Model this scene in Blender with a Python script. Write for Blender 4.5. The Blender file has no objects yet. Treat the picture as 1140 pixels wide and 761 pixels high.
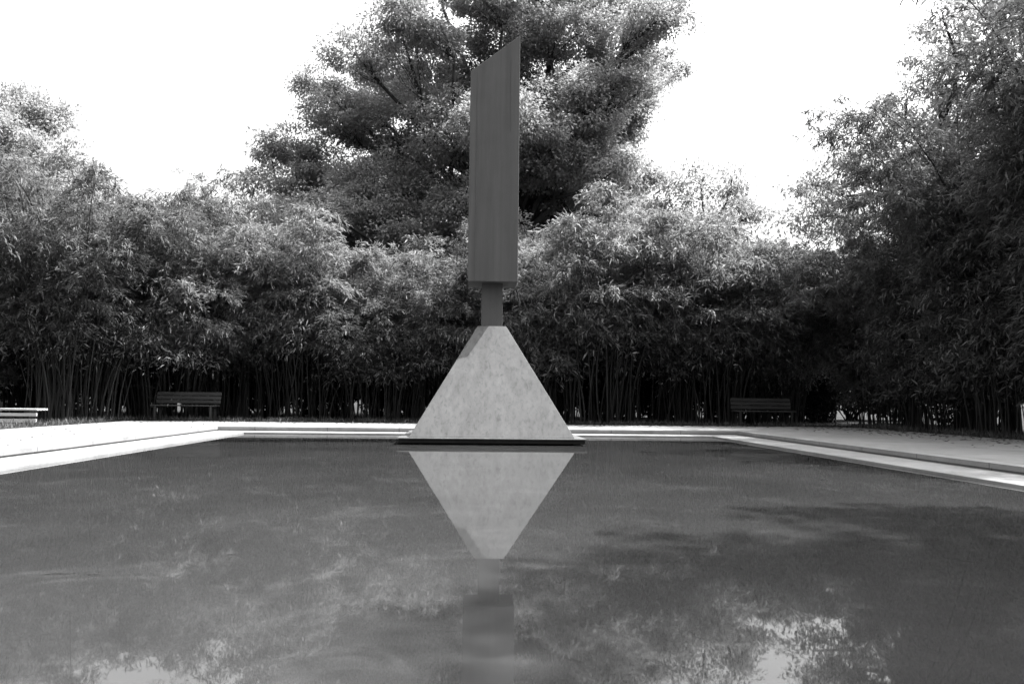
import bpy, bmesh, math, random
import numpy as np
from mathutils import Vector, Matrix

rng = np.random.default_rng(7)
random.seed(7)
scene = bpy.context.scene
col = scene.collection
R = math.radians

# ------------------------------------------------------------------ camera
CAM_H = 0.81
FPX = 930.0                       # focal length in pixels of a 1140 px wide frame
YAW, PITCH, ROLL = -2.77, 3.86, 0.62
cam_d = bpy.data.cameras.new('camera')
cam_d.sensor_width = 36.0
cam_d.lens = FPX / 1140 * 36
cam_d.clip_start = 0.05
cam_d.clip_end = 6000
cam = bpy.data.objects.new('camera', cam_d)
col.objects.link(cam)
CM = Matrix.Rotation(R(YAW), 4, 'Z') @ Matrix.Rotation(R(90 + PITCH), 4, 'X') @ Matrix.Rotation(R(ROLL), 4, 'Z')
cam.matrix_world = Matrix.Translation((0, 0, CAM_H)) @ CM
scene.camera = cam


def at(px, py, d):
    """world point d metres deep behind a pixel of the 1140x761 photograph"""
    v = CM.to_3x3() @ Vector(((px - 570) / FPX, -(py - 380.5) / FPX, -1.0))
    return Vector((0, 0, CAM_H)) + v * d


def on_ground(px, d, z=0.105):
    p = at(px, 443, d)
    return Vector((p.x, p.y, z))


# ------------------------------------------------------------------ light
SUN_EL, SUN_AZ = 57.0, 9.0       # sun to the right, a little beyond the monument
sdir = Vector((math.cos(R(SUN_EL)) * math.cos(R(SUN_AZ)), math.cos(R(SUN_EL)) * math.sin(R(SUN_AZ)), math.sin(R(SUN_EL))))
sun_d = bpy.data.lights.new('sun', 'SUN')
sun_d.energy = 4.2
sun_d.angle = R(0.6)
sun_d.color = (1, 1, 1)
sun = bpy.data.objects.new('sun', sun_d)
sun.rotation_euler = sdir.to_track_quat('Z', 'Y').to_euler()
sun.location = (20, 5, 40)
col.objects.link(sun)

w = bpy.data.worlds.new('World')
scene.world = w
w.use_nodes = True
nt = w.node_tree
nt.nodes.clear()
sky = nt.nodes.new('ShaderNodeTexSky')
sky.sky_type = 'NISHITA'
sky.sun_disc = False
sky.sun_elevation = R(SUN_EL)
sky.sun_rotation = R(90 - SUN_AZ)
sky.air_density = 3.2
sky.dust_density = 10.0
sky.ozone_density = 1.0
bw = nt.nodes.new('ShaderNodeRGBToBW')
bg = nt.nodes.new('ShaderNodeBackground')
bg.inputs['Strength'].default_value = 0.15
wo = nt.nodes.new('ShaderNodeOutputWorld')
nt.links.new(sky.outputs['Color'], bw.inputs['Color'])
nt.links.new(bw.outputs['Val'], bg.inputs['Color'])
nt.links.new(bg.outputs['Background'], wo.inputs['Surface'])

vs = scene.view_settings
vs.view_transform = 'Standard'
vs.look = 'None'
vs.exposure = 1.95
vs.gamma = 1.0
vs.use_curve_mapping = False
scene.cycles.use_denoising = True
scene.cycles.max_bounces = 8
scene.cycles.transmission_bounces = 4
scene.cycles.transparent_max_bounces = 4


# ------------------------------------------------------------------ materials
def g(v):
    return (v, v, v, 1)


class NT:
    def __init__(self, name):
        self.m = bpy.data.materials.new(name)
        self.m.use_nodes = True
        self.t = self.m.node_tree
        self.t.nodes.clear()
        self.out = self.n('ShaderNodeOutputMaterial')

    def n(self, kind, **kw):
        nd = self.t.nodes.new(kind)
        for k, v in kw.items():
            setattr(nd, k, v)
        return nd

    def l(self, a, b):
        self.t.links.new(a, b)

    def noise(self, scale, detail=6, rough=0.6, vec=None, scl=None, dist=0.0):
        nd = self.n('ShaderNodeTexNoise')
        nd.inputs['Scale'].default_value = scale
        nd.inputs['Detail'].default_value = detail
        nd.inputs['Roughness'].default_value = rough
        nd.inputs['Distortion'].default_value = dist
        tc = self.n('ShaderNodeTexCoord')
        src = tc.outputs['Object']
        if scl:
            mp = self.n('ShaderNodeMapping')
            mp.inputs['Scale'].default_value = scl
            self.l(src, mp.inputs['Vector'])
            src = mp.outputs['Vector']
        self.l(src, nd.inputs['Vector'])
        return nd.outputs['Fac']

    def ramp(self, fac, stops):
        r = self.n('ShaderNodeValToRGB')
        el = r.color_ramp.elements
        while len(el) < len(stops):
            el.new(0.5)
        for e, (p, v) in zip(el, stops):
            e.position = p
            e.color = g(v)
        self.l(fac, r.inputs['Fac'])
        return r.outputs['Color']

    def mul(self, a, b, blend='MULTIPLY', fac=1.0):
        mx = self.n('ShaderNodeMix', data_type='RGBA', blend_type=blend)
        mx.inputs['Factor'].default_value = fac
        self.l(a, mx.inputs[6])
        self.l(b, mx.inputs[7])
        return mx.outputs[2]

    def bump(self, h, strength, dist):
        b = self.n('ShaderNodeBump')
        b.inputs['Strength'].default_value = strength
        b.inputs['Distance'].default_value = dist
        self.l(h, b.inputs['Height'])
        return b.outputs['Normal']

    def principled(self, color=None, rough=0.8, spec=0.3, normal=None, metallic=0.0, ior=1.45):
        p = self.n('ShaderNodeBsdfPrincipled')
        p.inputs['Roughness'].default_value = rough
        p.inputs['Specular IOR Level'].default_value = spec
        p.inputs['Metallic'].default_value = metallic
        p.inputs['IOR'].default_value = ior
        if color is not None:
            if isinstance(color, float):
                p.inputs['Base Color'].default_value = g(color)
            else:
                self.l(color, p.inputs['Base Color'])
        if normal is not None:
            self.l(normal, p.inputs['Normal'])
        return p

    def done(self, shader):
        self.l(shader.outputs[0], self.out.inputs['Surface'])
        return self.m


def leaf_material(name, lo, hi, trans=0.35, rough=0.5, spec=0.35):
    k = NT(name)
    geo = k.n('ShaderNodeNewGeometry')
    c = k.ramp(geo.outputs['Random Per Island'], [(0.0, lo), (0.75, (lo + hi) / 2), (1.0, hi)])
    p = k.principled(c, rough, spec)
    tr = k.n('ShaderNodeBsdfTranslucent')
    k.l(c, tr.inputs['Color'])
    mx = k.n('ShaderNodeMixShader')
    mx.inputs['Fac'].default_value = trans
    k.l(p.outputs[0], mx.inputs[1])
    k.l(tr.outputs[0], mx.inputs[2])
    return k.done(mx)


M = {}
M['bamboo_leaf'] = leaf_material('bamboo_leaf', 0.10, 0.30, 0.5, spec=0.2)
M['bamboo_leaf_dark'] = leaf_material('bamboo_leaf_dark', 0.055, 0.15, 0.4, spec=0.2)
M['tree_leaf'] = leaf_material('tree_leaf', 0.18, 0.40, 0.5, spec=0.2)
M['pale_leaf'] = leaf_material('pale_leaf', 0.20, 0.38, 0.5, spec=0.2)
M['shrub_leaf'] = leaf_material('shrub_leaf', 0.012, 0.032, 0.2, spec=0.12)  # near-black leaf colour stands in for the deep shade under the bamboo
M['litter'] = leaf_material('leaf_litter', 0.03, 0.12, 0.1, 0.8, 0.1)

k = NT('bamboo_culm')
M['culm'] = k.done(k.principled(k.ramp(k.noise(3.0, 4, 0.6, scl=(1, 1, 0.4)), [(0.3, 0.006), (0.7, 0.026)]), 0.6, 0.3))
k = NT('bark')
M['bark'] = k.done(k.principled(k.ramp(k.noise(6.0, 6, 0.65, scl=(1, 1, 0.25)), [(0.3, 0.015), (0.7, 0.055)]), 0.9, 0.1,
                                normal=k.bump(k.noise(9.0, 6, 0.65, scl=(1, 1, 0.25)), 0.8, 0.03)))


def steel(name, lo, hi, drip=0.74):
    k = NT(name)
    run = k.noise(2.2, 6, 0.6, scl=(1.6, 1.6, 0.10), dist=0.8)      # broad rust runs down the plates
    streak = k.noise(7.0, 8, 0.65, scl=(2.2, 2.2, 0.10), dist=0.5)  # fine drip lines
    blot = k.noise(1.3, 8, 0.68)
    fine = k.noise(70.0, 4, 0.7)
    c = k.ramp(run, [(0.3, lo), (0.5, (lo + hi) / 2), (0.7, hi)])
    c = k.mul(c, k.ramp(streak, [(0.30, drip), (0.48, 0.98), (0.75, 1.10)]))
    c = k.mul(c, k.ramp(blot, [(0.32, 0.90), (0.62, 1.0)]))
    c = k.mul(c, k.ramp(fine, [(0.3, 0.86), (0.7, 1.0)]))
    return k.done(k.principled(c, 0.78, 0.12, normal=k.bump(fine, 0.25, 0.004)))


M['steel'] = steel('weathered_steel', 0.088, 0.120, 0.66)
M['steel_shaded'] = steel('shaded_weathered_steel', 0.072, 0.088, 0.90)  # same steel as the pyramid, with the pillar's shade put into the colour
M['steel_black'] = steel('recess_shade_steel', 0.010, 0.016)  # near black: shade of the recess under the slab is in the colour

k = NT('concrete')
c = k.ramp(k.noise(0.7, 8, 0.65), [(0.3, 0.19), (0.7, 0.25)])
c = k.mul(c, k.ramp(k.noise(35, 4, 0.7), [(0.3, 0.86), (0.7, 1.0)]))
br = k.n('ShaderNodeTexBrick')
br.offset = 0.0
br.inputs['Color1'].default_value = g(1.0); br.inputs['Color2'].default_value = g(0.9); br.inputs['Mortar'].default_value = g(0.35)
br.inputs['Scale'].default_value = 1.0
br.inputs['Mortar Size'].default_value = 0.008
br.inputs['Brick Width'].default_value = 1.6
br.inputs['Row Height'].default_value = 1.6
tcb = k.n('ShaderNodeTexCoord')
k.l(tcb.outputs['Object'], br.inputs['Vector'])
c = k.mul(c, br.outputs['Color'])
c = k.mul(c, k.ramp(k.noise(2.3, 9, 0.7, dist=0.8), [(0.30, 0.72), (0.5, 1.0)]))
M['concrete'] = k.done(k.principled(c, 0.85, 0.2, normal=k.bump(k.noise(60, 4, 0.7), 0.3, 0.004)))
k = NT('coping_stone')
c = k.ramp(k.noise(1.2, 8, 0.65), [(0.3, 0.15), (0.7, 0.23)])
c = k.mul(c, k.ramp(k.noise(14, 5, 0.7, scl=(1, 1, 1)), [(0.25, 0.78), (0.6, 1.0)]))
M['coping'] = k.done(k.principled(c, 0.8, 0.25, normal=k.bump(k.noise(40, 4, 0.7), 0.3, 0.004)))

k = NT('soil_and_lawn')
c = k.ramp(k.noise(0.5, 8, 0.7), [(0.3, 0.025), (0.7, 0.06)])
c = k.mul(c, k.ramp(k.noise(30, 5, 0.75), [(0.3, 0.6), (0.7, 1.0)]))
M['ground'] = k.done(k.principled(c, 0.95, 0.05, normal=k.bump(k.noise(20, 6, 0.75), 0.7, 0.05)))

# still, murky pool water: a cloudy body that takes light and shade, under a mirror-smooth skin
k = NT('murky_water')
c = k.ramp(k.noise(0.35, 9, 0.68, dist=0.5), [(0.3, 0.021), (0.7, 0.036)])
fl = k.ramp(k.noise(1.6, 10, 0.72, dist=1.0), [(0.53, 0.0), (0.72, 0.022)])  # pale murk patches, with glints on the water painted in as well
sp = k.ramp(k.noise(38.0, 4, 0.7), [(0.66, 0.0), (0.74, 0.03)])
c = k.mul(c, fl, 'ADD')
c = k.mul(c, sp, 'ADD')
ripple = k.noise(2.2, 4, 0.5)
p = k.principled(c, 0.02, 0.5, normal=k.bump(ripple, 0.012, 0.02), ior=1.33)
M['water'] = k.done(p)

k = NT('bench_timber')
M['timber'] = k.done(k.principled(k.ramp(k.noise(8, 6, 0.6, scl=(0.15, 1, 1)), [(0.3, 0.018), (0.7, 0.045)]), 0.7, 0.3))
k = NT('bench_iron')
M['iron'] = k.done(k.principled(k.ramp(k.noise(20, 4, 0.6), [(0.3, 0.01), (0.7, 0.025)]), 0.5, 0.4))
k = NT('white_paint')
M['white'] = k.done(k.principled(k.ramp(k.noise(9, 6, 0.6, scl=(0.2, 1, 1)), [(0.25, 0.25), (0.6, 0.36)]), 0.6, 0.3))


# ------------------------------------------------------------------ helpers
def tag(o, label=None, cat=None, group=None, kind=None):
    if label:
        o['label'] = label
    if cat:
        o['category'] = cat
    if group:
        o['group'] = group
    if kind:
        o['kind'] = kind
    return o


def empty(name, loc=(0, 0, 0), rz=0.0):
    o = bpy.data.objects.new(name, None)
    o.location = loc
    o.rotation_euler = (0, 0, rz)
    o.empty_display_size = 0.2
    col.objects.link(o)
    return o


def link_mesh(name, me, mat, parent=None):
    if mat is not None and not me.materials:
        me.materials.append(mat)
    o = bpy.data.objects.new(name, me)
    col.objects.link(o)
    if parent:
        o.parent = parent
    return o


def bm_obj(name, bm, mat, parent=None, smooth=False):
    bmesh.ops.recalc_face_normals(bm, faces=bm.faces)
    me = bpy.data.meshes.new(name)
    bm.to_mesh(me)
    bm.free()
    if smooth:
        me.shade_smooth()
    return link_mesh(name, me, mat, parent)


def quads_mesh(name, V, F):
    """V (n,3) and F (m,4) numpy arrays to a mesh"""
    me = bpy.data.meshes.new(name)
    me.vertices.add(len(V))
    me.vertices.foreach_set('co', np.ascontiguousarray(V, np.float32).ravel())
    me.loops.add(F.size)
    me.loops.foreach_set('vertex_index', np.ascontiguousarray(F, np.int32).ravel())
    me.polygons.add(len(F))
    me.polygons.foreach_set('loop_start', np.arange(0, F.size, 4, dtype=np.int32))
    me.update(calc_edges=True)
    me.validate()
    return me


def unit(a):
    return a / np.maximum(np.linalg.norm(a, axis=-1, keepdims=True), 1e-9)


def leaves_mesh(name, P, D, N, L, W):
    """one kite-shaped blade per row: base P, direction D, facing roughly N"""
    D = unit(D)
    S = unit(np.cross(D, N))
    U = unit(np.cross(S, D))
    L = L[:, None]
    W = W[:, None]
    bend = U * L * 0.10
    a = P
    b = P + D * L * 0.42 + S * W * 0.5 + bend * 0.6
    c = P + D * L - bend
    d = P + D * L * 0.42 - S * W * 0.5 + bend * 0.6
    V = np.stack([a, b, c, d], 1).reshape(-1, 3)
    F = np.arange(len(V)).reshape(-1, 4)
    return quads_mesh(name, V, F)


def tubes_mesh(name, lines, sides=5):
    """lines: list of (points (k,3), radii (k,))"""
    VV, FF, off = [], [], 0
    ang = np.linspace(0, 2 * np.pi, sides, endpoint=False)
    for pts, rad in lines:
        pts = np.asarray(pts, float)
        rad = np.asarray(rad, float)
        kk = len(pts)
        T = unit(np.gradient(pts, axis=0))
        ref = np.where(np.abs(T[:, 2:3]) > 0.9, np.array([[1.0, 0, 0]]), np.array([[0, 0, 1.0]]))
        A = unit(np.cross(T, ref))
        B = np.cross(T, A)
        ring = pts[:, None, :] + rad[:, None, None] * (A[:, None, :] * np.cos(ang)[None, :, None] + B[:, None, :] * np.sin(ang)[None, :, None])
        VV.append(ring.reshape(-1, 3))
        i = np.arange(kk - 1)[:, None] * sides
        j = np.arange(sides)[None, :]
        j2 = (j + 1) % sides
        f = np.stack([i + j, i + j2, i + sides + j2, i + sides + j], -1).reshape(-1, 4) + off
        FF.append(f)
        off += kk * sides
    me = quads_mesh(name, np.concatenate(VV), np.concatenate(FF))
    me.shade_smooth()
    return me


def box(bm, x0, x1, y0, y1, z0, z1, bevel=0.0):
    vs_ = [bm.verts.new((x, y, z)) for z in (z0, z1) for x, y in ((x0, y0), (x1, y0), (x1, y1), (x0, y1))]
    fs = [bm.faces.new([vs_[i] for i in f]) for f in ((3, 2, 1, 0), (4, 5, 6, 7), (0, 1, 5, 4), (1, 2, 6, 5), (2, 3, 7, 6), (3, 0, 4, 7))]
    if bevel:
        es = list({e for f in fs for e in f.edges})
        bmesh.ops.bevel(bm, geom=es, offset=bevel, segments=2, profile=0.5, affect='EDGES')
    return bm


def copy_tree(o, parent=None):
    c_ = o.copy()
    col.objects.link(c_)
    if parent:
        c_.parent = parent
    for ch in list(o.children):
        copy_tree(ch, c_)
    return c_


# ------------------------------------------------------------------ the setting
PX0, PX1, PY0, PY1 = -4.84, 5.32, -7.0, 18.2      # the water's edge
KERB_W, KERB_Z, PATH_Z = 0.80, 0.030, 0.118
OUT_L, OUT_R, OUT_F, OUT_N = 4.06, 5.24, 4.4, 6.0    # how far the paving runs out on each side

# ground with a hole for the pool and paving: eight strips of one sheet out to the horizon
gx = [-2500, PX0 - OUT_L, PX1 + OUT_R, 2500]
gy = [-2500, PY0 - OUT_N, PY1 + OUT_F, 2500]
bm = bmesh.new()
gv = {}
for i, x in enumerate(gx):
    for j, y in enumerate(gy):
        gv[i, j] = bm.verts.new((x, y, 0.105))
for i in range(3):
    for j in range(3):
        if (i, j) != (1, 1):
            bm.faces.new((gv[i, j], gv[i + 1, j], gv[i + 1, j + 1], gv[i, j + 1]))
tag(bm_obj('ground', bm, M['ground']), 'dark leafy soil and lawn around the paving under the bamboo', kind='structure')


def ring_loop(o_l, o_r, o_f, o_n, z):
    return [(PX0 - o_l, PY0 - o_n, z), (PX1 + o_r, PY0 - o_n, z), (PX1 + o_r, PY1 + o_f, z), (PX0 - o_l, PY1 + o_f, z)]


def ring_mesh(name, loops, mat, label):
    bm = bmesh.new()
    rows = [[bm.verts.new(p) for p in lp] for lp in loops]
    for a, b in zip(rows, rows[1:]):
        for i in range(4):
            j = (i + 1) % 4
            bm.faces.new((a[i], a[j], b[j], b[i]))
    return tag(bm_obj(name, bm, mat), label, kind='structure')


k1 = KERB_W
e = 0.003
ring_mesh('kerb', [ring_loop(0, 0, 0, 0, -0.5), ring_loop(0, 0, 0, 0, KERB_Z - 0.006), ring_loop(0.006, 0.006, 0.006, 0.006, KERB_Z),
                   ring_loop(k1, k1, k1, k1, KERB_Z)], M['coping'], 'pale stone coping around the still pool')
ring_mesh('path', [ring_loop(k1, k1, k1, k1, KERB_Z - 0.3), ring_loop(k1, k1, k1, k1, 0.056), ring_loop(k1 - 0.03, k1 - 0.03, k1 - 0.03, k1 - 0.03, 0.056),
                   ring_loop(k1 - 0.03, k1 - 0.03, k1 - 0.03, k1 - 0.03, PATH_Z),
                   ring_loop(OUT_L, OUT_R, OUT_F, OUT_N, PATH_Z), ring_loop(OUT_L, OUT_R, OUT_F, OUT_N, 0.0)], M['concrete'],
          'wide pale concrete paving around the pool')
bm = bmesh.new()
bm.faces.new([bm.verts.new(p) for p in ring_loop(0.05, 0.05, 0.05, 0.05, 0.0)])
tag(bm_obj('water', bm, M['water']), 'still murky grey pool water mirroring the monument and sky', kind='structure')

# ------------------------------------------------------------------ the monument (a plain pillar on a pyramidal base)
MC = Vector((0.38, 16.1, 0))
mon = empty('monument', MC)
tag(mon, 'tall shade-toned steel pillar standing on a pale steel pyramid in the pool', 'monument')


def frustum(bm, h0, z0, h1, z1, bevel=0.004):
    vs_ = [bm.verts.new((sx * h, sy * h, z)) for h, z in ((h0, z0), (h1, z1)) for sx, sy in ((-1, -1), (1, -1), (1, 1), (-1, 1))]
    fs = [bm.faces.new([vs_[i] for i in f]) for f in ((3, 2, 1, 0), (4, 5, 6, 7), (0, 1, 5, 4), (1, 2, 6, 5), (2, 3, 7, 6), (3, 0, 4, 7))]
    if bevel:
        bmesh.ops.bevel(bm, geom=list({e_ for f in fs for e_ in f.edges}), offset=bevel, segments=2, profile=0.5, affect='EDGES')


bm = bmesh.new(); frustum(bm, 1.42, -0.4, 1.42, 0.028, 0)
bm_obj('plinth', bm, M['steel_black'], mon)
bm = bmesh.new(); frustum(bm, 1.61, 0.030, 1.61, 0.098, 0.004)
bm_obj('skirt', bm, M['steel_black'], mon)
bm = bmesh.new(); frustum(bm, 1.64, 0.100, 1.64, 0.118, 0.003)
bm_obj('base_slab', bm, M['steel'], mon)
PYT = 0.27
pz = 2.645 - PYT / 1.45 * 2.525
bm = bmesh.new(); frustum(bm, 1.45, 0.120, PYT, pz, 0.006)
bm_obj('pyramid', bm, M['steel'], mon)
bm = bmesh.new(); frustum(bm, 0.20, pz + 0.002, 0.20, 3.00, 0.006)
bm_obj('neck', bm, M['steel_shaded'], mon)
bm = bmesh.new()
h = 0.472
low = [bm.verts.new((sx * h, sy * h, 3.002)) for sx, sy in ((-1, -1), (1, -1), (1, 1), (-1, 1))]
top = [bm.verts.new((sx * h, sy * h, zt)) for sx, sy, zt in ((-1, -1, 7.04), (1, -1, 7.78), (1, 1, 7.81), (-1, 1, 7.08))]
fs = [bm.faces.new(low[::-1]), bm.faces.new(top)] + [bm.faces.new((low[i], low[(i + 1) % 4], top[(i + 1) % 4], top[i])) for i in range(4)]
bmesh.ops.bevel(bm, geom=list({e_ for f in fs for e_ in f.edges}), offset=0.008, segments=2, profile=0.5, affect='EDGES')
bm_obj('pillar', bm, M['steel_shaded'], mon)
for x, z0, z1 in ((-0.335, 3.03, 7.04), (0.31, 5.9, 7.30)):       # raised weld lines up the front plate
    bm = bmesh.new()
    box(bm, x - 0.009, x + 0.009, -h - 0.006, -h + 0.01, z0, z1, 0.002)
    bm_obj('weld_seam', bm, M['steel_shaded'], mon)


# ------------------------------------------------------------------ benches
def make_bench(label):
    b = empty('park_bench')
    tag(b, label, 'bench')
    bm = bmesh.new()
    for i in range(4):
        y = -0.40 + i * 0.115
        box(bm, -0.92, 0.92, y, y + 0.095, 0.42, 0.455, 0.006)
    bm_obj('seat', bm, M['timber'], b)
    bm = bmesh.new()
    for i in range(3):
        z = 0.50 + i * 0.115
        y = 0.075 + i * 0.03
        box(bm, -0.92, 0.92, y, y + 0.032, z, z + 0.095, 0.006)
    bm_obj('backrest', bm, M['timber'], b)
    for sx in (-0.78, 0.78):
        bm = bmesh.new()
        box(bm, sx - 0.03, sx + 0.03, -0.40, -0.34, 0.0, 0.418, 0.004)
        box(bm, sx - 0.03, sx + 0.03, 0.02, 0.075, 0.0, 0.418, 0.004)
        box(bm, sx - 0.028, sx + 0.028, -0.338, 0.018, 0.36, 0.416, 0.004)
        bm_obj('leg', bm, M['iron'], b)
        bm = bmesh.new()
        prof = [(0.108, 0.42), (0.15, 0.42), (0.225, 0.83), (0.190, 0.83)]
        rows = [[bm.verts.new((sx + dx, y, z)) for y, z in prof] for dx in (-0.026, 0.026)]
        bm.faces.new(rows[0]); bm.faces.new(rows[1][::-1])
        for i in range(4):
            j = (i + 1) % 4
            bm.faces.new((rows[0][i], rows[0][j], rows[1][j], rows[1][i]))
        bm_obj('back_support', bm, M['iron'], b)
    return b


bench = make_bench('dark slatted bench in deep shade beside the broad arching bamboo, left of the pillar')
bench['group'] = 'dark slatted benches at the far side of the pool'
p = on_ground(209, 22.95)
bench.location = (p.x, p.y, 0.105)
b2 = copy_tree(bench)
bench.scale = (0.95, 0.95, 0.95)
b2.scale = (0.95, 0.95, 0.95)
b2['label'] = 'dark slatted bench in shade under bamboo, right of the pillar near the pool corner'
p = on_ground(848, 24.0)
b2.location = (p.x, p.y, 0.105)

lb = empty('low_bench')
tag(lb, 'low backless bench of white slats in sun at the left edge', 'bench')
bm = bmesh.new()
for i in range(4):
    y = -0.24 + i * 0.125
    box(bm, -1.25, 1.25, y, y + 0.10, 0.375, 0.425, 0.006)
bm_obj('seat', bm, M['white'], lb)
bm = bmesh.new()
box(bm, -1.24, 1.24, -0.245, -0.20, 0.23, 0.31, 0.005)
bm_obj('front_rail', bm, M['white'], lb)
bm = bmesh.new()
box(bm, -1.24, 1.24, -0.245, -0.20, 0.07, 0.16, 0.005)
bm_obj('front_rail', bm, M['white'], lb)
for sx in (-1.0, 1.0):
    bm = bmesh.new()
    box(bm, sx - 0.05, sx + 0.05, -0.195, 0.20, 0.0, 0.373, 0.005)
    bm_obj('leg', bm, M['iron'], lb)
lb.scale = (1, 1, 0.86)
p = on_ground(-16, 18.6)
lb.location = (p.x, p.y, 0.105)


# ------------------------------------------------------------------ vegetation: bamboo
def bamboo_data(seed, n=60, h=6.5, spread=0.9, lean=0.35, droop=0.35, leaf_from=0.3, nodes=22, per=3, nl=11, llen=0.17, lw=0.026, blen=0.75, bias=None, clear=1.0):
    r = np.random.default_rng(seed)
    lines, P, D, N = [], [], [], []
    t = np.linspace(0, 1, 12)
    for i in range(n):
        az = r.uniform(0, 2 * np.pi)
        rad = spread * math.sqrt(r.uniform())
        base = np.array([math.cos(az) * rad, math.sin(az) * rad, -0.03])
        a2 = az + r.normal(0, 0.7)
        od = np.array([math.cos(a2), math.sin(a2), 0])
        if bias is not None:
            od = od * 0.7 + np.array(bias)
        H = h * r.uniform(0.62, 1.06) * (1 if r.uniform() > 0.12 else 0.55)
        ln = lean * (0.35 + rad / spread) * r.uniform(0.4, 1.35)
        dr = droop * r.uniform(0.5, 1.3)
        wob = np.array([r.normal(0, 0.05), r.normal(0, 0.05), 0]) * H

        def cur(tt):
            tt = np.asarray(tt)[:, None]
            q = base + od * (ln * H * tt ** 1.9) + wob * np.sin(tt * 3.0) * 0.5
            q[:, 2:3] = base[2] + H * (tt - dr * 0.55 * tt ** 4)
            return q
        pts = cur(t)
        lines.append((pts, np.interp(t, [0, 0.6, 1], [0.020, 0.014, 0.004]) * r.uniform(0.45, 1.35)))
        lf = leaf_from * r.uniform(0.7, 1.3)
        nt_ = lf + (1 - lf) * np.sort(r.uniform(0, 1, nodes)) ** 0.85
        nd = cur(nt_)
        m = nodes * per
        q0 = np.repeat(nd, per, 0)
        tt = np.repeat(nt_, per)
        ba = r.uniform(0, 2 * np.pi, m)
        bd = np.stack([np.cos(ba), np.sin(ba), r.normal(0.15, 0.25, m)], 1) + od * 0.55
        bd = unit(bd)
        bl = blen * r.uniform(0.45, 1.15, m) * (1.05 - 0.45 * tt)
        s = r.uniform(0.25, 1.0, (m, nl))
        pos = q0[:, None] + bd[:, None] * (s * bl[:, None])[..., None]
        pos[..., 2] -= 0.42 * s ** 2 * bl[:, None]
        pos += r.normal(0, 0.035, pos.shape)
        dd = bd[:, None] * 0.8 + r.normal(0, 0.55, pos.shape)
        dd[..., 2] -= 0.45
        nn = np.zeros_like(pos)
        nn[..., 2] = 1.0
        nn += r.normal(0, 0.5, pos.shape) + 0.25 * od
        P.append(pos.reshape(-1, 3)); D.append(dd.reshape(-1, 3)); N.append(nn.reshape(-1, 3))
        if i % 2 == 0:      # a few visible side twigs
            for q in range(0, m, 9):
                lines.append((np.stack([q0[q], q0[q] + bd[q] * bl[q] * 0.5 + np.array([0, 0, -0.04]), q0[q] + bd[q] * bl[q] + np.array([0, 0, -0.3 * bl[q]])]),
                              np.array([0.006, 0.004, 0.002])))
    P = np.concatenate(P); D = np.concatenate(D); N = np.concatenate(N)
    ok = (P[:, 2] > 0.1) & (r.uniform(0, 1, len(P)) < np.clip((P[:, 2] - 0.45 * clear) / (0.75 * clear), 0.04, 1) ** 1.5)   # bare lower canes
    P, D, N = P[ok], D[ok], N[ok]
    L = llen * r.uniform(0.45, 1.45, len(P))
    W = lw * r.uniform(0.65, 1.4, len(P))
    return leaves_mesh('bamboo_foliage', P, D, N, L, W), tubes_mesh('bamboo_stems', lines, 5)


BAMB = {
    'arch': bamboo_data(11, n=95, h=7.0, spread=1.0, lean=0.36, droop=0.55, leaf_from=0.32, nodes=18, nl=32, blen=1.15, llen=0.14, lw=0.026, clear=2.0),
    'tall': bamboo_data(12, n=70, h=7.6, spread=0.9, lean=0.20, droop=0.28, leaf_from=0.22, nodes=20, nl=29, blen=0.95, llen=0.14, lw=0.026),
    'hedge': bamboo_data(13, n=82, h=5.6, spread=1.15, lean=0.36, droop=0.62, leaf_from=0.36, nodes=16, nl=33, blen=1.1, llen=0.145, lw=0.028, clear=2.1),
    'hedge_two': bamboo_data(14, n=76, h=5.3, spread=1.2, lean=0.30, droop=0.52, leaf_from=0.33, nodes=16, llen=0.15, lw=0.033, nl=33, blen=1.05, clear=2.0),
    'weep': bamboo_data(15, n=90, h=8.4, spread=1.1, lean=0.25, droop=0.62, leaf_from=0.16, nodes=22, bias=(-0.24, -0.1, 0), nl=31, blen=1.2, llen=0.145, lw=0.025),
}


def bamboo(kind, loc, rz, s, label, group, mat='bamboo_leaf', sz=None):
    r_ = empty('bamboo_clump', loc, rz)
    r_.scale = (s, s, sz or s)
    tag(r_, label, 'bamboo', group)
    fo = link_mesh('foliage', BAMB[kind][0], M[mat], r_)
    st = link_mesh('stems', BAMB[kind][1], M['culm'], r_)
    if fo.data.materials[0] is not M[mat]:
        fo.material_slots[0].link = 'OBJECT'
        fo.material_slots[0].material = M[mat]
    return r_


GRP_F = 'bamboo clumps along the far side of the pool'
GRP_R = 'bamboo clumps along the right side of the pool'
GRP_L = 'bamboo clumps beyond the left paving'


def far(px, d, kind, s, label, group=GRP_F, mat='bamboo_leaf', rz=None, sz=None):
    p = on_ground(px, d)
    return bamboo(kind, p, rng.uniform(0, 6.28) if rz is None else rz, s, label, group, mat, sz)


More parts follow.
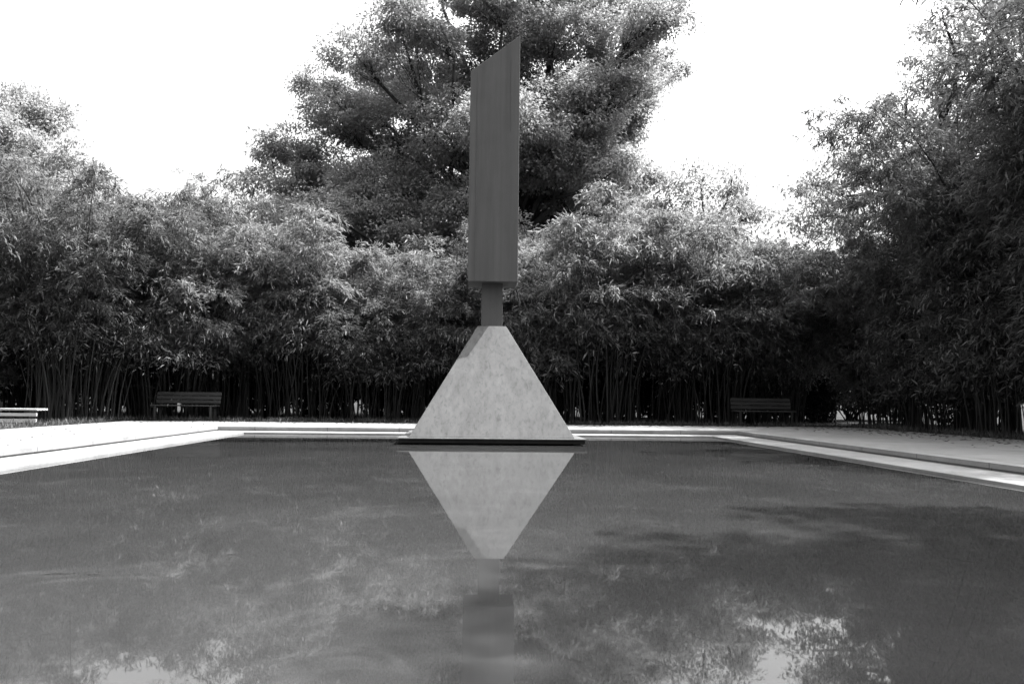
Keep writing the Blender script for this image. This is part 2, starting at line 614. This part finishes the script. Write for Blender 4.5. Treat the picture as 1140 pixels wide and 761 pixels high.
far(80, 21.9, 'arch', 1.2, 'broad dark arching bamboo clump between the low white bench and the left dark bench', GRP_L, 'bamboo_leaf_dark')  # darker leaf colour paints in the shaded core of this clump
far(186, 24.4, 'hedge', 1.16, 'bright feathery bamboo drooping over the left dark bench', GRP_L)
far(-55, 23.0, 'tall', 1.05, 'tall bamboo clump at the left frame edge behind the low white bench', GRP_L)
far(30, 26.5, 'tall', 1.12, 'feathery bamboo standing behind the broad arching clump on the left', GRP_L)
far(178, 27.5, 'tall', 1.08, 'upright bamboo with feathery tips rising right behind the left dark bench', GRP_L)
far(262, 26.0, 'arch', 1.08, 'sunlit arching bamboo just right of the left dark bench')
far(340, 25.9, 'hedge', 1.26, 'drooping bamboo clump at the far left pool corner')
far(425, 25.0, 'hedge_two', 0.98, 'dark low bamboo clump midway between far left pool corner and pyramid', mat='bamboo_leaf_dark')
far(498, 25.9, 'hedge', 1.14, 'bamboo clump behind the left slope of the pyramid')
far(588, 25.2, 'hedge_two', 1.06, 'bamboo clump behind the right slope of the pyramid')
far(655, 25.1, 'hedge', 1.40, 'bright bamboo clump with hanging sprays just right of the pyramid')
far(722, 26.2, 'hedge_two', 1.20, 'bamboo clump midway between pyramid and right dark bench')
far(790, 25.8, 'hedge', 1.22, 'bamboo clump at the far right pool corner beside the right dark bench')
far(862, 26.2, 'arch', 0.86, 'rounded bamboo clump directly behind the right dark bench')

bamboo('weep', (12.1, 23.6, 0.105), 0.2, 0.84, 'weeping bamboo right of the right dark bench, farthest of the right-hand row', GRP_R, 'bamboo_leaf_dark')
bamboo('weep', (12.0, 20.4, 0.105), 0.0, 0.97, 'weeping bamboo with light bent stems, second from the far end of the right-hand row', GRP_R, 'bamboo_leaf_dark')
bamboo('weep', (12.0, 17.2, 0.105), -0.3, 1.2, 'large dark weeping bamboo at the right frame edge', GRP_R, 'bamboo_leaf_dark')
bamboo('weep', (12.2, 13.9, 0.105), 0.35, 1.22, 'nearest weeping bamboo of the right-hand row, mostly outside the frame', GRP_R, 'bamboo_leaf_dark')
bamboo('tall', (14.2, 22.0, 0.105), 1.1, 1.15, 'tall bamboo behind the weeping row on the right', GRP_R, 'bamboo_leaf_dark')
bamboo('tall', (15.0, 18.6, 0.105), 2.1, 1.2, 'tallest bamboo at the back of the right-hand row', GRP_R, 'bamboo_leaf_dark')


# ------------------------------------------------------------------ vegetation: trees
def curve_pts(a, b, sag, n=6, r=None):
    a = np.array(a, float); b = np.array(b, float)
    t = np.linspace(0, 1, n)[:, None]
    q = a + (b - a) * t
    q[:, 2:3] += sag * np.sin(np.pi * t)
    if r is not None:
        wob = r.normal(0, 0.04 * np.linalg.norm(b - a), (n, 3))
        wob[0] = wob[-1] = 0
        q = q + wob
    return q


def make_tree(name, base, lobes, label, cat='tree', group=None, mat='tree_leaf', seed=1, trunk_r=0.35, per_m2=1.0, nleaf=70, llen=0.17, lw=0.085,
              crad=0.5, fork=0.35):
    """lobes: (centre, radius) in world space; clusters of leaves sit on and in each lobe, each on its own twig"""
    r = np.random.default_rng(seed)
    root = empty(name, base)
    tag(root, label, cat, group)
    base = np.array(base, float)
    lob = [(np.array(c_, float) - base, rad) for c_, rad in lobes]
    cen = np.mean([c_ for c_, _ in lob], 0)
    zmin = min(c_[2] - rad for c_, rad in lob)
    fz = max(0.8, zmin + fork * (cen[2] - zmin))
    f0 = np.array([cen[0] * 0.25, cen[1] * 0.25, fz])
    top = np.array([cen[0], cen[1], cen[2]])
    tr = [(curve_pts((0, 0, -0.1), f0, 0, 6, r), np.linspace(trunk_r * 1.25, trunk_r * 0.8, 6)),
          (curve_pts(f0, top, 0, 6, r), np.linspace(trunk_r * 0.8, trunk_r * 0.35, 6))]
    lines = []
    P, D, N = [], [], []
    for c_, rad in lob:
        s0 = f0 + (top - f0) * r.uniform(0.0, 0.7)
        dist = np.linalg.norm(c_ - s0)
        r0 = min(trunk_r * 0.45, 0.025 + 0.022 * dist)
        limb = curve_pts(s0, c_, -0.06 * dist, 7, r)
        lines.append((limb, np.linspace(r0, 0.03, 7)))
        n = max(6, int(per_m2 * 9.0 * rad ** 2))
        dv = unit(r.normal(0, 1, (n, 3)))
        dv[:, 2] = np.where(dv[:, 2] < -0.3, dv[:, 2] * 0.5, dv[:, 2])
        rr = rad * r.uniform(0.45, 1.12, n) ** 0.7
        cc = c_ + dv * rr[:, None] * np.array([1, 1, 0.82])
        sts = np.zeros((n, 3))
        for q in range(n):
            st = limb[2 + int(np.argmin(np.linalg.norm(limb[2:] - (cc[q] * 0.75 + limb[3] * 0.25), axis=1)))]
            sts[q] = st
            lines.append((curve_pts(st, cc[q], -0.05, 4, r), np.array([0.014, 0.010, 0.007, 0.004])))
        kk = r.poisson(nleaf, n).clip(15)
        ctr = np.repeat(cc, kk, 0)
        back = np.where(r.uniform(0, 1, len(ctr)) < 0.25, r.uniform(0, 0.85, len(ctr)), 0.0)      # some leaves along the twig itself
        ctr = ctr + (np.repeat(sts, kk, 0) - ctr) * back[:, None]
        outv = np.repeat(dv, kk, 0)
        csz = np.repeat(crad * r.uniform(0.6, 1.3, n), kk)
        m = len(ctr)
        offv = unit(r.normal(0, 1, (m, 3))) * (r.uniform(0, 1, m) ** 0.5)[:, None] * csz[:, None] * np.array([1.15, 1.15, 0.7])
        P.append(ctr + offv)
        dd = outv * 0.5 + offv / csz[:, None] * 0.8 + r.normal(0, 0.5, (m, 3))
        dd[:, 2] -= 0.35
        D.append(dd)
        nn = outv * 0.35 + r.normal(0, 0.45, (m, 3))
        nn[:, 2] += 0.9
        N.append(nn)
    P = np.concatenate(P); D = np.concatenate(D); N = np.concatenate(N)
    L = llen * r.uniform(0.65, 1.3, len(P))
    W = lw * r.uniform(0.7, 1.3, len(P))
    link_mesh('crown', leaves_mesh(name + '_crown', P, D, N, L, W), M[mat], root)
    link_mesh('limbs', tubes_mesh(name + '_limbs', lines, 5), M['bark'], root)
    link_mesh('trunk', tubes_mesh(name + '_trunk', tr, 10), M['bark'], root)
    return root


def plobes(lst, d, depth=2.5, seed=0):
    r = np.random.default_rng(seed)
    out = []
    for x, y, rp in lst:
        dd = d + r.uniform(-depth, depth)
        out.append((at(x, y, dd), rp * dd / FPX))
    return out


big = [(470, 30, 42), (540, -10, 55), (610, -30, 55), (680, 0, 45), (730, 25, 36), (715, 82, 34), (700, 125, 30), (752, 22, 26), (748, 70, 22), (708, 105, 26), (735, -5, 30), (690, 60, 34), (640, 40, 48), (575, 50, 55), (505, 75, 50),
       (430, 75, 44), (395, 60, 30), (375, 130, 40), (430, 140, 52), (500, 150, 55), (570, 140, 60), (640, 115, 52), (665, 170, 34), (625, 190, 55), (560, 220, 60),
       (490, 215, 60), (420, 205, 55), (365, 190, 42), (345, 240, 38), (400, 265, 50), (470, 280, 55), (550, 290, 60), (630, 260, 55), (685, 225, 34), (700, 265, 32),
       (450, -30, 30), (310, 250, 34), (370, 310, 40), (440, 325, 46), (520, 340, 46), (600, 320, 50), (660, 300, 40), (350, 95, 24), (330, 165, 30), (700, 110, 24), (710, 200, 26), (672, 135, 36), (690, 185, 34), (655, 240, 46), (715, 245, 30), (688, 150, 28), (650, 130, 44), (625, 160, 46), (400, 240, 42), (360, 225, 36), (430, 255, 46), (385, 300, 40), (610, 130, 50), (650, 165, 44), (600, 180, 50), (670, 100, 36), (640, 215, 44), (560, 100, 50), (480, 110, 50), (450, 180, 50), (520, 240, 50), (400, 110, 40), (445, 30, 40), (590, 20, 50), (560, -60, 50), (650, -70, 45), (500, -60, 40)]
make_tree('large_tree', on_ground(585, 34), plobes(big, 33, 3.5, 3), 'very large leafy shade tree rising behind the pillar and filling the sky', 'tree',
          seed=21, trunk_r=0.5, nleaf=150, llen=0.13, lw=0.075, per_m2=2.1, crad=0.48)

lt = [(300, 165, 26), (325, 205, 28), (285, 205, 22), (310, 245, 32), (275, 250, 28), (345, 265, 34), (380, 280, 34)]
make_tree('small_tree', on_ground(310, 35), plobes(lt, 34, 1.2, 4), 'small airy tree against the sky at the left edge of the large shade tree', 'tree', 'airy trees showing against the sky',
          seed=22, trunk_r=0.14, nleaf=100, llen=0.16, lw=0.085, per_m2=1.6)

fl = [(25, 120, 36), (55, 135, 26), (10, 160, 40), (60, 175, 34), (-30, 130, 40), (20, 210, 45), (-40, 190, 50)]
make_tree('background_tree', on_ground(15, 36), plobes(fl, 35, 2, 5), 'leafy tree top above the bamboo in the far left corner', 'tree',
          seed=23, trunk_r=0.3, nleaf=110, llen=0.16, lw=0.08, per_m2=1.6)

pale = [(745, 225, 30), (780, 205, 30), (815, 200, 26), (770, 250, 34), (815, 240, 32), (845, 235, 22), (730, 265, 26), (840, 270, 28), (790, 285, 36)]
make_tree('pale_tree', on_ground(790, 33), plobes(pale, 32, 1.6, 6), 'thin pale leaved tree with sky showing through, right of the large shade tree', 'tree', 'airy trees showing against the sky',
          mat='pale_leaf', seed=24, trunk_r=0.16, nleaf=60, llen=0.17, lw=0.075, per_m2=1.6)

rt = [(905, 205, 28), (935, 180, 26), (960, 205, 36), (900, 240, 34), (1010, 110, 26), (1040, 60, 32), (1050, 20, 34), (1020, 140, 30), (990, 130, 18), (1080, 90, 44), (1060, 140, 44),
      (1010, 185, 30), (1110, 30, 46), (1120, 130, 50), (1070, 190, 46), (1150, 70, 50), (1090, -20, 44), (1160, -10, 50), (1180, 160, 55), (1015, 215, 36), (1210, 60, 60)]
make_tree('dark_tree', on_ground(1085, 27), plobes(rt, 26, 2.2, 7), 'tall dark tree leaning over the right-hand bamboo against the sky', 'tree',
          seed=25, trunk_r=0.32, nleaf=110, llen=0.135, lw=0.07, per_m2=1.35)

# the tall trees right of the frame whose shade lies on the near water and the right paving
sh = [((9.7, 4.3, 12.0), 1.7), ((11.2, 5.2, 12), 2.1), ((10.3, 2.6, 12.5), 2.0), ((12.2, 3.5, 13.5), 2.2), ((9.4, 0.6, 11), 1.8), ((11.5, 0.8, 13), 2.2), ((13.2, 5.6, 11), 2.1), ((13.6, 2.5, 11), 2.3),
      ((13.4, 0, 12), 2.2), ((15, 4.2, 12), 2.2), ((11.6, 5.8, 9.5), 1.5), ((10.4, -1.6, 12.0), 2.0), ((15.4, 1.5, 13.5), 2.1)]
make_tree('shade_tree', (16.0, 13.0, 0.105), [((15.2, 15.5, 10.5), 2.0), ((15, 12.2, 11.2), 2.2), ((15.6, 13.8, 13.2), 2.3), ((17.2, 16, 12), 2.2), ((16, 10.2, 10.5), 2.0), ((15.2, 11.2, 13.2), 2.0), ((18, 12, 12), 2.2), ((15.4, 13.6, 9), 1.8), ((14.2, 10.6, 8.6), 1.7), ((14.4, 8.6, 10), 1.9), ((14.2, 12.6, 12.2), 1.6), ((15.0, 16.4, 12.8), 1.7)],
          'tall open crowned tree rising behind the nearest right-hand bamboo', 'tree', seed=27, trunk_r=0.28, nleaf=80, llen=0.17, lw=0.1, per_m2=1.5)
make_tree('shade_tree', (17.0, 20.5, 0.105), [((15.6, 19.5, 11), 1.9), ((16.5, 21.5, 12), 2.0), ((17.8, 19.8, 12.6), 2.1), ((18.5, 22, 11.2), 2.0), ((16.4, 18, 10.2), 1.6)],
          'tall open crowned tree behind the tallest bamboo at the right frame edge', 'tree', seed=28, trunk_r=0.28, nleaf=80, llen=0.17, lw=0.1, per_m2=1.4)
make_tree('shade_tree', (12.4, 3.0, 0.105), sh, 'tall spreading tree beside the near right paving, outside the frame', 'tree', seed=26, trunk_r=0.4, nleaf=80, llen=0.19, lw=0.12, per_m2=1.7)


# ------------------------------------------------------------------ dense evergreen shrubs behind the bamboo
def shrub_data(seed, h=4.2, rad=1.7, n=26000):
    r = np.random.default_rng(seed)
    nl = 22
    lob = np.stack([r.normal(0, rad * 0.45, nl), r.normal(0, rad * 0.45, nl), r.uniform(0.15, 0.85, nl) * h], 1)
    i = r.integers(0, nl, n)
    dv = unit(r.normal(0, 1, (n, 3)))
    P = lob[i] + dv * (r.uniform(0.3, 1.0, n) ** 0.5)[:, None] * np.array([0.85, 0.85, 0.7])
    D = dv + r.normal(0, 0.5, (n, 3))
    N = r.normal(0, 0.5, (n, 3)); N[:, 2] += 0.9
    ok = P[:, 2] > 0.08
    P, D, N = P[ok], D[ok], N[ok]
    lines = []
    for c_ in lob:
        b0 = np.array([r.normal(0, 0.15), r.normal(0, 0.15), -0.05])
        lines.append((curve_pts(b0, c_, 0.1, 6, r), np.linspace(0.035, 0.01, 6)))
    return leaves_mesh('shrub_foliage', P, D, N, 0.15 * r.uniform(0.7, 1.3, len(P)), 0.07 * r.uniform(0.7, 1.3, len(P))), tubes_mesh('shrub_stems', lines, 5)


SHR = [shrub_data(31), shrub_data(32)]
shrubs = [(120, 30.5, 'dark evergreen shrub in shade behind the broad arching bamboo on the left'), (215, 29.0, 'dark evergreen shrub filling the shade behind the left dark bench'),
          (300, 29.5, 'dark evergreen shrub behind the sunlit arching bamboo right of the left bench'),
          (380, 29.0, 'dark evergreen shrub behind the drooping bamboo at the far left pool corner'), (455, 29.5, 'dark evergreen shrub in shade left of the pyramid'),
          (535, 29.0, 'dark evergreen shrub hidden straight behind the pyramid'), (615, 29.5, 'dark evergreen shrub in shade just right of the pyramid'),
          (690, 29.0, 'dark evergreen shrub behind the bright bamboo right of the pyramid'), (765, 29.5, 'dark evergreen shrub behind the far right pool corner'),
          (840, 29.0, 'dark evergreen shrub behind the rounded bamboo and right dark bench'), (920, 28.5, 'dark evergreen shrub right of the right dark bench at the back'),
          (20, 30.5, 'dark evergreen shrub behind the white bench on the far left')]
shrubs += [(px, 32.5, 'dark evergreen shrub in the deepest row of shade behind the bamboo') for px in (70, 170, 255, 340, 420, 500, 580, 655, 730, 805, 875, 945, 1010)]
shrubs += [(px, 27.9, 'low near-black shrub added as a shade backdrop among the far bamboo stems') for px in (150, 225, 305, 384, 462, 540, 622, 690, 756, 825)]  # row added as a black backdrop for the shade between the stems
shrubs += [(912, 31.2, 'dark evergreen shrub in the deepest row of shade behind the bamboo')]
shrubs += [(890, 29.5, 'dark evergreen shrub in the corner between right dark bench and farthest weeping bamboo')]
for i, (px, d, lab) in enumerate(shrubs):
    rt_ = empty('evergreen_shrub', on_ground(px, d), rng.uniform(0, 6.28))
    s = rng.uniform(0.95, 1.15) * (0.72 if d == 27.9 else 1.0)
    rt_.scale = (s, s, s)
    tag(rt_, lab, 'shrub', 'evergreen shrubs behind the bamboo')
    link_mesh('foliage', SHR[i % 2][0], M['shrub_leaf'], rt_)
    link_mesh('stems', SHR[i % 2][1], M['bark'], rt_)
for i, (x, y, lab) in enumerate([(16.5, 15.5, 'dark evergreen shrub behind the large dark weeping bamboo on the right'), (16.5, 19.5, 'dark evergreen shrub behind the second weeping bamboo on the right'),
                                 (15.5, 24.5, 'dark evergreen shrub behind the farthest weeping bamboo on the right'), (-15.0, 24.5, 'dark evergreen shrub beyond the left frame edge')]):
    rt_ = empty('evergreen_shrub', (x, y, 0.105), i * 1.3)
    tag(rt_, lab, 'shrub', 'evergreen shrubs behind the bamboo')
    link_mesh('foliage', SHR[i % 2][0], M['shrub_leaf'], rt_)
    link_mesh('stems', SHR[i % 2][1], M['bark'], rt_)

# ------------------------------------------------------------------ low ground cover and leaf litter at the foot of the bamboo
r = np.random.default_rng(41)
P = []
for _ in range(900):
    if r.uniform() < 0.6:
        x, y = r.uniform(-14, 15), 22.75 + abs(r.normal(0, 0.9)) + 0.1
    else:
        x, y = 10.68 + abs(r.normal(0, 0.7)), r.uniform(5, 23)
    m = r.integers(8, 26)
    P.append(np.stack([x + r.normal(0, 0.10, m), y + abs(r.normal(0, 0.10, m)), np.full(m, 0.10)], 1))
for _ in range(160):
    x, y = -9.0 - abs(r.normal(0, 0.8)), r.uniform(12, 23)
    m = r.integers(8, 26)
    P.append(np.stack([x - abs(r.normal(0, 0.10, m)), y + r.normal(0, 0.10, m), np.full(m, 0.10)], 1))
P = np.concatenate(P)
D = r.normal(0, 0.55, P.shape); D[:, 2] = 1.0
N = r.normal(0, 1, P.shape)
me = leaves_mesh('ground_cover', P, D, N, r.uniform(0.05, 0.20, len(P)), r.uniform(0.01, 0.02, len(P)))
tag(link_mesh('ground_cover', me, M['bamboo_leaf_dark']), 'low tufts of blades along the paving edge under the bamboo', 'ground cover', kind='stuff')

n = 3500
x = np.where(r.uniform(0, 1, n) < 0.55, r.uniform(-12, 14, n), 10.56 + r.normal(0, 0.9, n))
y = np.where(np.abs(x - 10.56) < 2.7, r.uniform(4, 24, n), 22.6 + r.normal(0.3, 0.6, n))
z = np.where((x > PX0 - OUT_L) & (x < PX1 + OUT_R) & (y < PY1 + OUT_F), PATH_Z + 0.003, 0.109)
P = np.stack([x, y, z], 1)
keep = (x > 6.4) | (y > 19.8)
P = P[keep]
yl = r.uniform(5, 22, 170)
P = np.concatenate([P, np.stack([r.uniform(PX0 - OUT_L + 0.1, PX0 - KERB_W - 0.1, 170), yl, np.full(170, PATH_Z + 0.003)], 1)])
D = r.normal(0, 1, P.shape); D[:, 2] = np.abs(D[:, 2]) * 0.12
N = r.normal(0, 0.2, P.shape); N[:, 2] = 1
me = leaves_mesh('leaf_litter', P, D, N, r.uniform(0.06, 0.14, len(P)), r.uniform(0.012, 0.035, len(P)))
tag(link_mesh('leaf_litter', me, M['litter']), 'dry fallen leaves scattered on the paving edge below the bamboo', 'leaf litter', kind='stuff')

# ------------------------------------------------------------------ twigs floating on the water
for i, (px, py, ln, a, lab) in enumerate([
        (66, 639, 0.13, 0.25, 'longest pale twig floating on the near left water'),
        (105, 640, 0.07, -0.1, 'short pale twig floating beside the longest one at near left'),
        (258, 617, 0.05, 0.6, 'small pale twig floating on the water left of centre'),
        (1066, 622, 0.14, -1.0, 'pale twig floating on shaded water at the right'),
        (697, 549, 0.10, 0.05, 'pale twig floating right of the mirrored pyramid'),
        (430, 577, 0.07, 0.1, 'pale twig floating left of the mirrored pyramid')]):
    v = at(px, py, 1.0) - Vector((0, 0, CAM_H))
    pt = Vector((0, 0, CAM_H)) + v * (CAM_H / -v.z)
    pts = np.array([[-0.5, 0, 0.004], [-0.15, 0.05, 0.006], [0.2, -0.02, 0.005], [0.5, 0.06, 0.004]]) * np.array([ln, ln, 1])
    side = np.array([[-0.15, 0.05, 0.006], [-0.02, 0.14, 0.007], [0.1, 0.19, 0.005]]) * np.array([ln, ln, 1])
    o = link_mesh('floating_twig', tubes_mesh('floating_twig', [(pts, np.array([0.0022, 0.002, 0.0018, 0.001])), (side, np.array([0.0015, 0.0012, 0.001]))], 6), M['timber'])
    o.location = (pt.x, pt.y, 0)
    o.rotation_euler = (0, 0, a)
    tag(o, lab, 'twig', 'twigs floating on the pool')
